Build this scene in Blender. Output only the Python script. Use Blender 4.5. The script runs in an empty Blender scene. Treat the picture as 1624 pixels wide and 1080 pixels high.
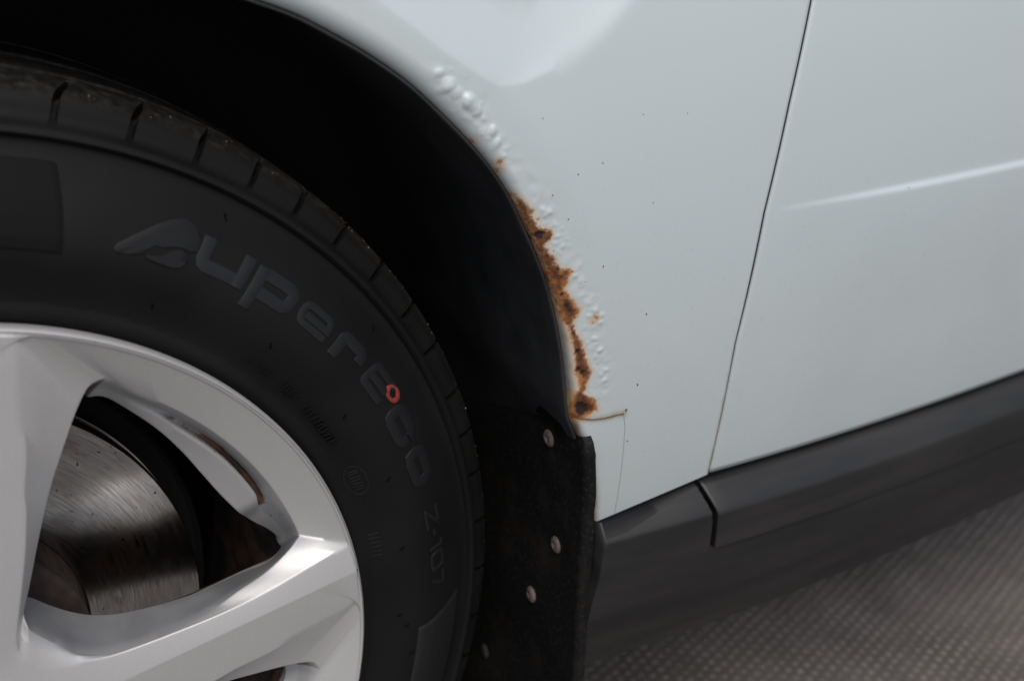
import bpy, math, random
import numpy as np
from mathutils import Matrix, Vector, noise

random.seed(7)
rng = np.random.default_rng(7)
scene = bpy.context.scene
C = scene.collection

# ------------------------------------------------------------------ camera
CAM_LOC = (0.01270,-0.52960,0.75780)
CAM_R = (0.887597, -0.460235, 0.018876)
CAM_U = (0.168966, 0.363439, 0.916167)
CAM_F = (0.428512, 0.809998, -0.400351)
LENS = 44.047
FOCUS = 0.6615
TOE = 0.09480
cam_data = bpy.data.cameras.new("camera")
cam = bpy.data.objects.new("camera", cam_data)
C.objects.link(cam)
m = Matrix(((CAM_R[0], CAM_U[0], -CAM_F[0]), (CAM_R[1], CAM_U[1], -CAM_F[1]), (CAM_R[2], CAM_U[2], -CAM_F[2]))).to_4x4()
m.translation = Vector(CAM_LOC)
cam.matrix_world = m
cam_data.sensor_width = 36.0
cam_data.lens = LENS
cam_data.clip_start = 0.02
cam_data.clip_end = 300.0
cam_data.dof.use_dof = True
cam_data.dof.focus_distance = FOCUS
cam_data.dof.aperture_fstop = 6.3
scene.camera = cam

# ------------------------------------------------------------------ light
SUN_EL, SUN_AZ = 54.0, 10.0      # degrees; azimuth measured from -y (the side the camera stands on) towards -x
world = bpy.data.worlds.new("World")
scene.world = world
world.use_nodes = True
wn = world.node_tree.nodes
bg = wn["Background"]
sky = wn.new("ShaderNodeTexSky")
sky.sky_type = 'NISHITA'
sky.sun_disc = False
sky.sun_elevation = math.radians(SUN_EL)
sky.sun_rotation = math.radians(180 + SUN_AZ)
sky.air_density = 1.0
sky.dust_density = 3.0
sky.ozone_density = 1.0
world.node_tree.links.new(sky.outputs[0], bg.inputs[0])
bg.inputs[1].default_value = 0.06
sun_data = bpy.data.lights.new("sun", 'SUN')
sun_data.energy = 1.0
sun_data.angle = math.radians(40)
sun_data.color = (1.0, 0.96, 0.9)
sun = bpy.data.objects.new("sun", sun_data)
C.objects.link(sun)
sd = Vector((-math.sin(math.radians(SUN_AZ)) * math.cos(math.radians(SUN_EL)),
             -math.cos(math.radians(SUN_AZ)) * math.cos(math.radians(SUN_EL)), math.sin(math.radians(SUN_EL))))
sun.rotation_euler = sd.to_track_quat('Z', 'Y').to_euler()
scene.view_settings.view_transform = 'Standard'
scene.view_settings.look = 'None'
scene.view_settings.exposure = 0.86
scene.view_settings.gamma = 1.0
scene.render.engine = 'CYCLES'

# ------------------------------------------------------------------ measured outlines, metres
ARCH = [(0.16651,0.67555),(0.18787,0.66693),(0.20431,0.65775),(0.2213,0.64712),(0.23975,0.63318),(0.25894,0.61447),(0.26876,0.604),(0.27922,0.59165),(0.28969,0.57609),(0.29889,0.55754),(0.30444,0.54585),(0.31186,0.52777),(0.31834,0.50631),(0.32352,0.4823),(0.32648,0.46267),(0.32922,0.44393)]
FLAPSIDE = [(0.33756,0.43224),(0.34403,0.41044),(0.34816,0.38733),(0.35087,0.36769)]
SHUT = [(0.46831,0.66021),(0.45549,0.6071),(0.44296,0.54771),(0.43254,0.4716),(0.42824,0.38299)]
BOTTOM = [(0.35087,0.36769),(0.36459,0.36837),(0.38327,0.37242),(0.40525,0.37757),(0.42626,0.38118)]
SCOOP = [(0.22339,0.6727),(0.24059,0.65958),(0.25246,0.64997),(0.27108,0.637),(0.2814,0.63097),(0.29422,0.63112),(0.30878,0.63561),(0.32577,0.64268),(0.34024,0.65153),(0.35652,0.66602)]
FLARE = [(0.28105,0.63041),(0.29503,0.61105),(0.30983,0.59106),(0.32406,0.5699),(0.3359,0.54535),(0.34189,0.52332),(0.34627,0.49732),(0.3496,0.46637)]
RUST = [(0.29053,0.57591),(0.29434,0.57396),(0.29735,0.57048),(0.29874,0.56593),(0.30153,0.56279),(0.30436,0.55823),(0.30973,0.55622),(0.31146,0.55406),(0.31009,0.55141),(0.30733,0.54818),(0.30923,0.54531),(0.31318,0.54081),(0.31323,0.53882),(0.31622,0.53506),(0.32175,0.53395),(0.32326,0.53238),(0.32123,0.52827),(0.31954,0.52313),(0.32361,0.51701),(0.32866,0.51063),(0.32716,0.50531),(0.32458,0.50366),(0.32731,0.49753),(0.33101,0.49113),(0.33346,0.48196),(0.33755,0.4723),(0.33545,0.46599),(0.33392,0.46027),(0.34193,0.45396),(0.34381,0.44733),(0.33808,0.44503),(0.33355,0.4434),(0.32813,0.44339),(0.32785,0.45013),(0.32786,0.4593),(0.33049,0.46478),(0.32763,0.47431),(0.32752,0.48021),(0.32542,0.48931),(0.3231,0.4983),(0.31891,0.50467),(0.31601,0.51349),(0.31194,0.52504),(0.30802,0.53632),(0.30284,0.54754),(0.29782,0.55848),(0.29228,0.56926)]
RUSTSPOTS = [(0.28232,0.59346,0.00123),(0.28258,0.58911,0.00109),(0.33798,0.50429,0.00181),(0.33616,0.50243,0.00109),(0.26875,0.6034,0.00181),(0.28969,0.57545,0.00145),(0.30278,0.56223,0.00091),(0.29883,0.56663,0.00181)]
DARK = [(0.30395,0.55421,0.0024),(0.3061,0.5549,0.00137),(0.30888,0.54219,0.00103),(0.3181,0.52016,0.00137),(0.32141,0.51326,0.00171),(0.32266,0.51091,0.00137),(0.32829,0.48622,0.00137),(0.32982,0.4754,0.00171),(0.33195,0.47307,0.00137),(0.32606,0.49733,0.00103),(0.33385,0.45008,0.00376),(0.33201,0.45286,0.00274),(0.31535,0.53443,0.00103)]
BLIST = [(0.25562,0.63304,0.00326,1.0),(0.26622,0.62406,0.00399,1.2),(0.25115,0.6388,0.00217,0.6),(0.2596,0.62897,0.0029,0.8),(0.26376,0.62747,0.00181,0.7),(0.26968,0.62024,0.0029,0.8),(0.25291,0.63039,0.00181,0.6),(0.27797,0.60938,0.00254,1.1),(0.28017,0.60344,0.00217,0.7),(0.27619,0.60595,0.00145,0.6),(0.2852,0.6008,0.00145,0.6),(0.27944,0.60139,0.00145,0.7),(0.27212,0.62326,0.00145,0.5),(0.27349,0.61576,0.00145,0.6),(0.28409,0.59664,0.00145,0.5),(0.30452,0.56783,0.00145,0.8),(0.30885,0.56598,0.00145,0.8),(0.3067,0.56431,0.00109,0.8),(0.31026,0.56839,0.00109,0.6),(0.3134,0.55256,0.00145,0.8),(0.31684,0.54673,0.00145,0.8),(0.31468,0.5447,0.00109,0.6),(0.31201,0.5491,0.00109,0.7),(0.32483,0.52986,0.00145,0.8),(0.32305,0.52737,0.00109,0.5),(0.32951,0.51827,0.00145,0.4),(0.33281,0.51345,0.00145,0.6),(0.33917,0.51667,0.00109,0.4),(0.33773,0.50831,0.00181,0.9),(0.334,0.50607,0.00145,0.8),(0.3414,0.5055,0.00145,0.8),(0.3409,0.50122,0.00145,0.7),(0.33598,0.49918,0.00145,0.7),(0.338,0.49218,0.00181,0.8),(0.33423,0.49029,0.00109,0.6),(0.34168,0.48477,0.00181,1.0),(0.33917,0.48149,0.00145,0.7),(0.34629,0.47208,0.00145,1.0),(0.34371,0.46952,0.00145,0.8),(0.34562,0.46603,0.00145,0.8),(0.34486,0.46111,0.00109,0.7),(0.34105,0.47772,0.00109,0.6),(0.34629,0.47668,0.00091,0.6),(0.33814,0.47449,0.00109,0.5),(0.31772,0.54155,0.00091,0.6),(0.33206,0.49988,0.00109,0.5),(0.30844,0.5712,0.00072,0.5),(0.25157,0.63507,0.00145,0.5)]
BLINE = [(0.25165,0.63649),(0.26713,0.62223),(0.27986,0.60468)]
BLINE2 = [(0.30559,0.56899),(0.31497,0.54801),(0.32484,0.52951),(0.33336,0.5105),(0.33885,0.49128),(0.34395,0.4714),(0.34378,0.45977)]
SPECKS = [(0.33852,0.58792,0.00036),(0.32424,0.58375,0.00036),(0.31021,0.57452,0.0004),(0.31945,0.561,0.00036),(0.34152,0.56937,0.00033),(0.34921,0.5651,0.00033),(0.30444,0.6135,0.00027),(0.35596,0.58047,0.00027),(0.3876,0.54395,0.00027),(0.36973,0.56352,0.00022),(0.3825,0.62944,0.00024),(0.34063,0.53297,0.0004),(0.3695,0.50134,0.00045),(0.36793,0.45863,0.00058),(0.36213,0.44377,0.00076),(0.33067,0.52581,0.00029),(0.31211,0.54507,0.00036),(0.36551,0.42261,0.0004),(0.38915,0.60825,0.00022),(0.48447,0.54556,0.00027),(0.55365,0.54822,0.00036),(0.36215,0.61007,0.00022),(0.32593,0.55249,0.00025)]
CRACKA = [(0.33151,0.44501),(0.34062,0.44213),(0.34881,0.44148),(0.35615,0.44186),(0.36072,0.44164)]
CRACKB = [(0.36072,0.44164),(0.36276,0.43126),(0.36365,0.41409),(0.36411,0.39197),(0.36391,0.37279)]
CREASE = [(0.45569,0.5539),(0.54914,0.54962),(0.66312,0.54671)]
FLAPEDGE = [(0.3414,0.42725),(0.34604,0.39364),(0.34673,0.3725),(0.34659,0.34234),(0.34579,0.30683),(0.34542,0.26027)]
SCREWS = [(0.03109,0.41397),(0.02724,0.34188),(0.04886,0.2936),(0.10679,0.21073)]
FLAPTOP = [(-0.00869,0.43525),(0.01029,0.42818),(0.01629,0.43139),(0.04198,0.4248),(0.04695,0.41707)]
ENDCAP = [(0.34182,0.3761),(0.35114,0.3744),(0.3507,0.3601),(0.34811,0.34578),(0.34466,0.32268),(0.343,0.2707)]
NOTCH = [(0.41782,0.38908),(0.42687,0.36289),(0.42756,0.33766)]
W_RIDGE2 = [(0.03635,0.04291),(0.04606,0.03451),(0.0623,0.03013),(0.07903,0.02793),(0.11628,0.02989),(0.14151,0.03249),(0.16133,0.03628),(0.1814,0.04187),(0.20687,0.04874)]
W_RIDGE1 = [(0.12767,-0.00876),(0.13871,-0.00594),(0.1589,-0.00298),(0.17942,0.00307),(0.20421,0.00786)]
W_B2 = [(0.04049,0.06077),(0.04174,0.05484),(0.04622,0.04871),(0.05248,0.04181),(0.06215,0.03157),(0.07601,0.02489),(0.09352,0.02416),(0.11973,0.02858),(0.13256,0.03168),(0.14572,0.03637),(0.16228,0.0412),(0.17606,0.04916),(0.18335,0.05623)]
W_B1 = [(0.09305,0.17099),(0.08717,0.17016),(0.08301,0.16636),(0.07688,0.15562),(0.06912,0.13867),(0.0612,0.1209),(0.05234,0.0963),(0.04514,0.07415),(0.04049,0.06077)]
W_O2 = [(0.04841,0.05376),(0.05701,0.04569),(0.0676,0.03754),(0.07752,0.03209),(0.09049,0.02823),(0.10907,0.02615),(0.12801,0.02551),(0.13586,0.02655),(0.15622,0.02959),(0.17141,0.03094),(0.17838,0.03477),(0.18089,0.03889)]
W_OP = [(0.18089,0.03889),(0.18042,0.04356),(0.17455,0.05077),(0.16459,0.06038)]
ZP1 = [(0.10096,0.23591),(0.10363,0.23764),(0.11392,0.24006),(0.12345,0.24179),(0.13126,0.24229),(0.13815,0.24117),(0.14221,0.23692),(0.14261,0.23096),(0.13995,0.22596),(0.13688,0.2265),(0.13405,0.22949),(0.12891,0.23084),(0.12333,0.23158),(0.12005,0.23327),(0.11524,0.2321),(0.11214,0.23087),(0.1068,0.23217),(0.10156,0.23384)]
ZP2 = [(0.11423,0.2305),(0.1213,0.22835),(0.12748,0.22951),(0.13223,0.2289),(0.13462,0.22599),(0.13395,0.22337),(0.13069,0.22146),(0.12592,0.2221),(0.12096,0.22481),(0.11489,0.2286)]

# ------------------------------------------------------------------ helpers
def mat(name, col, rough=0.5, metal=0.0, coat=0.0, coat_rough=0.05, spec=0.5, var=0.0, vscale=40.0, bump=0.0, bscale=300.0, bevel=0.0):
    mt = bpy.data.materials.new(name)
    mt.use_nodes = True
    nt = mt.node_tree
    p = nt.nodes["Principled BSDF"]
    p.inputs["Base Color"].default_value = (*col, 1)
    p.inputs["Roughness"].default_value = rough
    p.inputs["Metallic"].default_value = metal
    p.inputs["Coat Weight"].default_value = coat
    p.inputs["Coat Roughness"].default_value = coat_rough
    p.inputs["Specular IOR Level"].default_value = spec
    tc = nt.nodes.new("ShaderNodeTexCoord")
    if var > 0:
        n = nt.nodes.new("ShaderNodeTexNoise")
        n.inputs["Scale"].default_value = vscale
        n.inputs["Detail"].default_value = 6
        nt.links.new(tc.outputs["Object"], n.inputs["Vector"])
        r = nt.nodes.new("ShaderNodeMapRange")
        r.inputs[1].default_value = 0.3
        r.inputs[2].default_value = 0.7
        r.inputs[3].default_value = 1 - var
        r.inputs[4].default_value = 1 + var
        nt.links.new(n.outputs[0], r.inputs[0])
        mx = nt.nodes.new("ShaderNodeVectorMath")
        mx.operation = 'SCALE'
        mx.inputs[0].default_value = col
        nt.links.new(r.outputs[0], mx.inputs["Scale"])
        nt.links.new(mx.outputs[0], p.inputs["Base Color"])
    last = None
    if bevel > 0:
        bv = nt.nodes.new("ShaderNodeBevel")
        bv.inputs["Radius"].default_value = bevel
        bv.samples = 6
        last = bv.outputs[0]
    if bump > 0:
        n2 = nt.nodes.new("ShaderNodeTexNoise")
        n2.inputs["Scale"].default_value = bscale
        n2.inputs["Detail"].default_value = 4
        nt.links.new(tc.outputs["Object"], n2.inputs["Vector"])
        b = nt.nodes.new("ShaderNodeBump")
        b.inputs["Strength"].default_value = 0.6
        b.inputs["Distance"].default_value = bump
        nt.links.new(n2.outputs[0], b.inputs["Height"])
        if last is not None:
            nt.links.new(last, b.inputs["Normal"])
        last = b.outputs[0]
    if last is not None:
        nt.links.new(last, p.inputs["Normal"])
    return mt


class NT:
    """tiny node helper"""
    def __init__(s, mt):
        s.nt = mt.node_tree
        s.p = s.nt.nodes["Principled BSDF"]
        s.tc = s.nt.nodes.new("ShaderNodeTexCoord")
    def link(s, a, b): s.nt.links.new(a, b)
    def noise(s, scale, detail=4, vec=None, rough=0.5):
        n = s.nt.nodes.new("ShaderNodeTexNoise")
        n.inputs["Scale"].default_value = scale
        n.inputs["Detail"].default_value = detail
        n.inputs["Roughness"].default_value = rough
        s.link(vec or s.tc.outputs["Object"], n.inputs["Vector"])
        return n.outputs[0]
    def math(s, op, a, b=None, c=None, clamp=False):
        n = s.nt.nodes.new("ShaderNodeMath")
        n.operation = op
        n.use_clamp = clamp
        for i, v in enumerate((a, b, c)):
            if v is None: continue
            if isinstance(v, (int, float)): n.inputs[i].default_value = v
            else: s.link(v, n.inputs[i])
        return n.outputs[0]
    def rng(s, v, a, b, c=0.0, d=1.0, smooth=True):
        n = s.nt.nodes.new("ShaderNodeMapRange")
        if smooth: n.interpolation_type = 'SMOOTHSTEP'
        for i, x in enumerate((a, b, c, d)): n.inputs[i + 1].default_value = x
        s.link(v, n.inputs[0])
        return n.outputs[0]
    def mix(s, f, a, b):
        n = s.nt.nodes.new("ShaderNodeMix")
        n.data_type = 'RGBA'
        for sock, v in ((n.inputs[0], f), (n.inputs[6], a), (n.inputs[7], b)):
            if isinstance(v, (int, float)): sock.default_value = v
            elif isinstance(v, tuple): sock.default_value = (*v, 1)
            else: s.link(v, sock)
        return n.outputs[2]
    def attr(s, name):
        n = s.nt.nodes.new("ShaderNodeAttribute")
        n.attribute_name = name
        return n.outputs["Fac"]
    def bump(s, h, dist, strength=1.0, normal=None):
        n = s.nt.nodes.new("ShaderNodeBump")
        n.inputs["Strength"].default_value = strength
        n.inputs["Distance"].default_value = dist
        s.link(h, n.inputs["Height"])
        if normal is not None: s.link(normal, n.inputs["Normal"])
        return n.outputs[0]


def mesh_obj(name, verts, faces, material, parent=None, smooth=True, sharp=None, loc=None):
    me = bpy.data.meshes.new(name)
    v = np.asarray(verts, float)
    me.from_pydata(v.tolist(), [], faces if isinstance(faces, list) else faces.tolist())
    me.update()
    if smooth:
        me.polygons.foreach_set("use_smooth", [True] * len(me.polygons))
        if sharp: me.set_sharp_from_angle(angle=math.radians(sharp))
    me.materials.append(material)
    o = bpy.data.objects.new(name, me)
    C.objects.link(o)
    if parent is not None: o.parent = parent
    return o


def grid_faces(nr, nc, wrap=False, base=0):
    r = np.arange(nr if wrap else nr - 1)[:, None]
    c = np.arange(nc - 1)[None, :]
    a = base + r * nc + c
    b = base + ((r + 1) % nr) * nc + c
    return np.stack([a, a + 1, b + 1, b], -1).reshape(-1, 4)


def spline(pts, step):
    """Catmull-Rom through pts, resampled at about step"""
    p = np.asarray(pts, float)
    q = np.vstack([2 * p[0] - p[1], p, 2 * p[-1] - p[-2]])
    out = []
    for i in range(1, len(q) - 2):
        a, b, c, d = q[i - 1], q[i], q[i + 1], q[i + 2]
        n = max(2, int(np.linalg.norm(c - b) / step * 3))
        t = np.linspace(0, 1, n, endpoint=False)[:, None]
        out.append(.5 * ((2 * b) + (-a + c) * t + (2 * a - 5 * b + 4 * c - d) * t ** 2 + (-a + 3 * b - 3 * c + d) * t ** 3))
    out = np.vstack(out + [q[-2:-1]])
    return resample(out, step=step)


def arclen(p):
    return np.concatenate([[0], np.cumsum(np.linalg.norm(np.diff(p, axis=0), axis=1))])


def resample(p, n=None, step=None):
    p = np.asarray(p, float)
    s = arclen(p)
    if n is None: n = max(2, int(round(s[-1] / step)) + 1)
    t = np.linspace(0, s[-1], n)
    return np.stack([np.interp(t, s, p[:, k]) for k in range(p.shape[1])], -1)


def seg_dist(P, line):
    """distance of points P (n,2) to polyline and the side (+ left of its direction)"""
    P = np.asarray(P, float)
    line = np.asarray(line, float)
    best = np.full(len(P), 1e9)
    side = np.zeros(len(P))
    for a, b in zip(line[:-1], line[1:]):
        ab = b - a
        t = np.clip(((P - a) @ ab) / (ab @ ab), 0, 1)
        q = P - (a + t[:, None] * ab)
        d = np.hypot(q[:, 0], q[:, 1])
        cr = ab[0] * (P[:, 1] - a[1]) - ab[1] * (P[:, 0] - a[0])
        u = d < best
        best[u] = d[u]
        side[u] = np.sign(cr[u])
    return best, side


def in_poly(P, poly):
    poly = np.asarray(poly, float)
    x, y = P[:, 0], P[:, 1]
    ins = np.zeros(len(P), bool)
    j = len(poly) - 1
    for i in range(len(poly)):
        xi, yi = poly[i]
        xj, yj = poly[j]
        c = ((yi > y) != (yj > y)) & (x < (xj - xi) * (y - yi) / (yj - yi + 1e-15) + xi)
        ins ^= c
        j = i
    return ins


def sstep(a, b, x):
    t = np.clip((x - a) / (b - a), 0, 1)
    return t * t * (3 - 2 * t)


def softplus(x, k):
    return k * np.log1p(np.exp(np.clip(x / k, -40, 40)))


def vnoise(P3):
    return np.array([noise.noise(Vector(p)) for p in P3])

# ------------------------------------------------------------------ materials
M = {}
M['ground'] = mat("worn_paving", (0.128, 0.113, 0.103), 0.6, var=0.25, vscale=9, bump=0.0006, bscale=500)
M['stud'] = mat("worn_paving_studs", (0.155, 0.139, 0.128), 0.62, var=0.35, vscale=30)
M['liner'] = mat("black_liner_plastic", (0.032, 0.033, 0.034), 0.5, var=0.3, vscale=30, bump=0.0004, bscale=160)
M['shell'] = mat("dark_underseal", (0.006, 0.006, 0.006), 0.9)
M['edge'] = mat("gap_shade_black", (0.012, 0.012, 0.011), 0.7)  # near-black for the painted shade of the door gap

# car paint with rust eating in from the wheel arch
pm = mat("pale_blue_silver_paint", (0.55, 0.6, 0.62), 0.42, metal=0.25, coat=0.4, coat_rough=0.22)
n = NT(pm)
nA = n.noise(260, 6, rough=0.62)
nB = n.noise(900, 4)
nC = n.noise(95, 5)
rs = n.attr("rust")        # millimetres inside the rust outline, negative outside
edge = n.math('ADD', n.math('SUBTRACT', rs, 0.7), n.math('MULTIPLY', n.math('SUBTRACT', nA, 0.5), 5.0))
edge = n.math('ADD', edge, n.math('MULTIPLY', n.math('SUBTRACT', nB, 0.5), 2.0))
halo = n.rng(edge, -4.2, 0.8)
core = n.rng(edge, -1.2, 1.2)
deep = n.rng(n.math('ADD', edge, n.math('MULTIPLY', n.math('SUBTRACT', nC, 0.5), 16.0)), -0.5, 4.0)
dk = n.math('ADD', n.attr("pit"), n.math('MULTIPLY', n.math('SUBTRACT', nA, 0.5), 2.2))
pit = n.rng(dk, -0.5, 0.9)
big = n.noise(3, 3)
paintc = n.mix(n.rng(big, 0.3, 0.7), (0.570, 0.645, 0.658), (0.595, 0.662, 0.673))
sz = n.nt.nodes.new('ShaderNodeSeparateXYZ')
n.link(n.tc.outputs['Object'], sz.inputs[0])
spray = n.math('MULTIPLY', n.rng(sz.outputs[2], .60, .37, 0.02, .16), n.rng(n.noise(7, 7, rough=.7), .35, .7, .3, 1.0))
paintc = n.mix(spray, paintc, (0.30, 0.28, 0.24))
paintc = n.mix(n.math('MULTIPLY', n.rng(n.noise(650, 3), .64, .72), n.rng(sz.outputs[2], .66, .40, .05, .30)), paintc, (0.30, 0.26, 0.2))
stain = n.attr("stain")
grime = n.mix(n.math('MULTIPLY', stain, n.rng(nC, 0.35, 0.65, 0.55, 1.0)), paintc, (0.20, 0.13, 0.05))
c1 = n.mix(n.math('MULTIPLY', halo, 0.75), grime, (0.52, 0.27, 0.09))
c2 = n.mix(n.math('MULTIPLY', core, n.rng(nB, 0.25, 0.6, 0.75, 1.0)), c1, n.mix(n.rng(n.noise(55, 4), .35, .65), (0.40, 0.150, 0.032), (0.17, 0.055, 0.017)))
c3 = n.mix(deep, c2, n.mix(n.rng(nB, 0.35, 0.65), (0.05, 0.017, 0.009), (0.15, 0.047, 0.015)))
c4 = n.mix(n.math('MULTIPLY', pit, 0.93), c3, (0.016, 0.008, 0.007))
n.link(c4, n.p.inputs["Base Color"])
n.link(n.rng(core, 0, 1, 0.50, 0.9), n.p.inputs["Roughness"])
n.link(n.rng(halo, 0, .6, 0.15, 0.0), n.p.inputs["Metallic"])
n.link(n.rng(halo, 0, 1, 0.4, 0.0), n.p.inputs["Coat Weight"])
b1 = n.bump(n.math('MULTIPLY', n.math('MULTIPLY', n.noise(1500, 3), core), 1.0), 0.0009, 0.9)
b2 = n.bump(n.noise(260, 3), 0.00002, 0.5, normal=b1)
n.link(b2, n.p.inputs["Normal"])
M['paint'] = pm
M['rustline'] = mat("rust_run", (0.16, 0.10, 0.035), 0.8, var=0.4, vscale=300)
M['paleline'] = mat("dirty_film_edge", (0.30, 0.29, 0.25), 0.6)
M['speck'] = mat("tar_spot", (0.02, 0.018, 0.015), 0.5)

# black sill plastic, weathered
tm = mat("weathered_black_plastic", (0.03, 0.03, 0.031), 0.5, spec=0.5)
n = NT(tm)
mp = n.nt.nodes.new("ShaderNodeMapping")
mp.inputs["Scale"].default_value = (4, 30, 30)
n.link(n.tc.outputs["Object"], mp.inputs["Vector"])
f = n.rng(n.noise(1.5, 6, vec=mp.outputs[0]), 0.35, 0.7)
n.link(n.mix(f, (0.013, 0.013, 0.0135), (0.026, 0.0245, 0.0235)), n.p.inputs["Base Color"])
n.link(n.rng(n.noise(6, 5), 0.3, 0.7, 0.42, 0.62), n.p.inputs["Roughness"])
n.link(n.bump(n.noise(1400, 2), 0.00008, 0.7), n.p.inputs["Normal"])
M['trim'] = tm

# dirty mud flap
fm = mat("mud_caked_rubber", (0.014, 0.014, 0.014), 0.7)
n = NT(fm)
f = n.rng(n.noise(28, 7, rough=0.7), 0.46, 0.74)
f2 = n.rng(n.noise(420, 3), 0.52, 0.7)
n.link(n.mix(f2, n.mix(f, (0.0042, 0.0044, 0.0047), (0.020, 0.016, 0.0125)), (0.022, 0.018, 0.015)), n.p.inputs["Base Color"])
n.link(n.bump(n.noise(90, 6), 0.0004, 0.6), n.p.inputs["Normal"])
n.p.inputs["Specular IOR Level"].default_value = 0.25
M['flap'] = fm
M['screw'] = mat("corroded_screw", (0.17, 0.13, 0.11), 0.65, metal=0.2, var=0.35, vscale=500)
M['darkscrew'] = mat("dark_screw", (0.025, 0.02, 0.016), 0.85, var=.4, vscale=400)  # darker material for the fourth screw
M['flatblack'] = mat("flat_black", (0.004, 0.004, 0.004), 0.95, spec=0.05)

# tyre rubber
rm = mat("tyre_rubber", (0.022, 0.022, 0.023), 0.55)
n = NT(rm)
f = n.rng(n.noise(14, 5), 0.35, 0.75)
dust = n.rng(n.noise(220, 6, rough=0.75), 0.36, 0.72)
rc = n.mix(f, (0.0040, 0.0039, 0.0038), (0.0064, 0.0063, 0.0061))
tr = n.attr("tread")
rc = n.mix(n.math('MULTIPLY', tr, dust), rc, (0.040, 0.036, 0.031))
rc = n.mix(n.math('MULTIPLY', tr, n.rng(n.noise(1700, 2), 0.73, 0.79)), rc, (0.25, 0.22, 0.19))
n.link(rc, n.p.inputs["Base Color"])
n.link(n.rng(n.noise(30, 4), 0.3, 0.7, 0.55, 0.68), n.p.inputs["Roughness"])
n.p.inputs["Specular IOR Level"].default_value = 0.24
n.link(n.bump(n.noise(700, 3), 0.00012, 0.5), n.p.inputs["Normal"])
M['rubber'] = rm
M['letter'] = mat("raised_letter_rubber", (0.0070, 0.0074, 0.0085), 0.5, bump=0.0001, bscale=900)
M['patch'] = mat("smooth_rubber_panel", (0.011, 0.0115, 0.0125), 0.5)
M['matte'] = mat("matte_rubber_panel", (0.0042, 0.0042, 0.0042), 0.75, spec=0.18)
M['dimletter'] = mat("dim_letter_rubber", (0.0062, 0.0064, 0.0070), 0.55, spec=0.35, bump=0.0001, bscale=900)  # dimmer copy of the letter rubber, for the big Z
M['red'] = mat("red_chalk_mark", (0.20, 0.024, 0.02), 0.7, var=0.35, vscale=400)

# alloy
am = mat("silver_alloy_paint", (0.62, 0.61, 0.60), 0.38, metal=0.85, coat=0.25, coat_rough=0.25)
n = NT(am)
bv = n.nt.nodes.new("ShaderNodeBevel")
bv.inputs["Radius"].default_value = 0.0016
bv.samples = 6
fl = n.noise(2600, 2)
dirt = n.attr("dirt")
dn = n.math('ADD', dirt, n.math('MULTIPLY', n.math('SUBTRACT', n.noise(150, 6, rough=0.7), 0.5), 0.9))
dmask = n.rng(dn, 0.42, 0.75)
spk = n.rng(n.noise(480, 3), 0.66, 0.70)
spk = n.math('MULTIPLY', spk, n.rng(dirt, 0.05, 0.35))
base = n.mix(n.rng(fl, 0.3, 0.7), (0.575, 0.572, 0.57), (0.65, 0.645, 0.64))
wall_shade = n.math('MULTIPLY', n.attr("wall_shade"), n.rng(n.noise(35, 5), .25, .7, .75, 1.0))
base = n.mix(n.math('MULTIPLY', wall_shade, .9), base, (0.205, 0.215, 0.235))  # window walls greyed: shade put into the colour, with some brake dust
cc = n.mix(dmask, base, n.mix(n.rng(n.noise(60, 4), 0.4, 0.6), (0.03, 0.018, 0.012), (0.10, 0.045, 0.022)))
cc = n.mix(spk, cc, (0.03, 0.02, 0.015))
n.link(cc, n.p.inputs["Base Color"])
n.link(n.rng(dmask, 0, 1, 0.55, 0.0), n.p.inputs["Metallic"])
n.link(n.rng(dmask, 0, 1, 0.52, 0.85), n.p.inputs["Roughness"])
n.link(n.bump(fl, 0.00002, 0.5, normal=bv.outputs[0]), n.p.inputs["Normal"])
M['alloy'] = am
bm_ = mat("brake_dusted_barrel", (0.05, 0.04, 0.035), 0.6, metal=0.2)
n = NT(bm_)
n.link(n.mix(n.rng(n.noise(45, 6, rough=0.7), 0.38, 0.66), (0.012, 0.010, 0.010), (0.085, 0.05, 0.036)), n.p.inputs["Base Color"])
M['barrel'] = bm_

# brake disc
dm = mat("scored_brake_disc", (0.55, 0.50, 0.47), 0.25, metal=1.0)
n = NT(dm)
sx = n.nt.nodes.new("ShaderNodeSeparateXYZ")
n.link(n.tc.outputs["Object"], sx.inputs[0])
rad = n.math('SQRT', n.math('ADD', n.math('MULTIPLY', sx.outputs[0], sx.outputs[0]), n.math('MULTIPLY', sx.outputs[2], sx.outputs[2])))
cb = n.nt.nodes.new("ShaderNodeCombineXYZ")
n.link(rad, cb.inputs[0])
ang = n.math('ARCTAN2', sx.outputs[2], sx.outputs[0])
n.link(n.math('MULTIPLY', ang, 0.006), cb.inputs[1])
gr = n.noise(900, 5, vec=cb.outputs[0], rough=0.7)
cb2 = n.nt.nodes.new("ShaderNodeCombineXYZ")
n.link(n.math('MULTIPLY', rad, 6.0), cb2.inputs[0])
n.link(n.math('MULTIPLY', ang, 0.35), cb2.inputs[1])
blotch = n.noise(5, 5, vec=cb2.outputs[0])
pits = n.rng(n.noise(330, 3), 0.69, 0.73)
dc = n.mix(n.rng(gr, 0.3, 0.7), (0.27, 0.265, 0.262), (0.56, 0.55, 0.54))
dc = n.mix(n.rng(blotch, 0.35, 0.7, 0, 0.45), dc, (0.21, 0.19, 0.18))
stk = n.math('MULTIPLY', n.rng(n.noise(14, 5, vec=cb2.outputs[0]), .56, .70), n.rng(gr, .45, .6))
dc = n.mix(n.math('MULTIPLY', stk, .8), dc, (0.07, 0.045, 0.035))
dc = n.mix(pits, dc, (0.02, 0.012, 0.01))
n.link(dc, n.p.inputs["Base Color"])
n.link(n.rng(gr, 0.3, 0.7, 0.24, 0.12), n.p.inputs["Roughness"])
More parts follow.
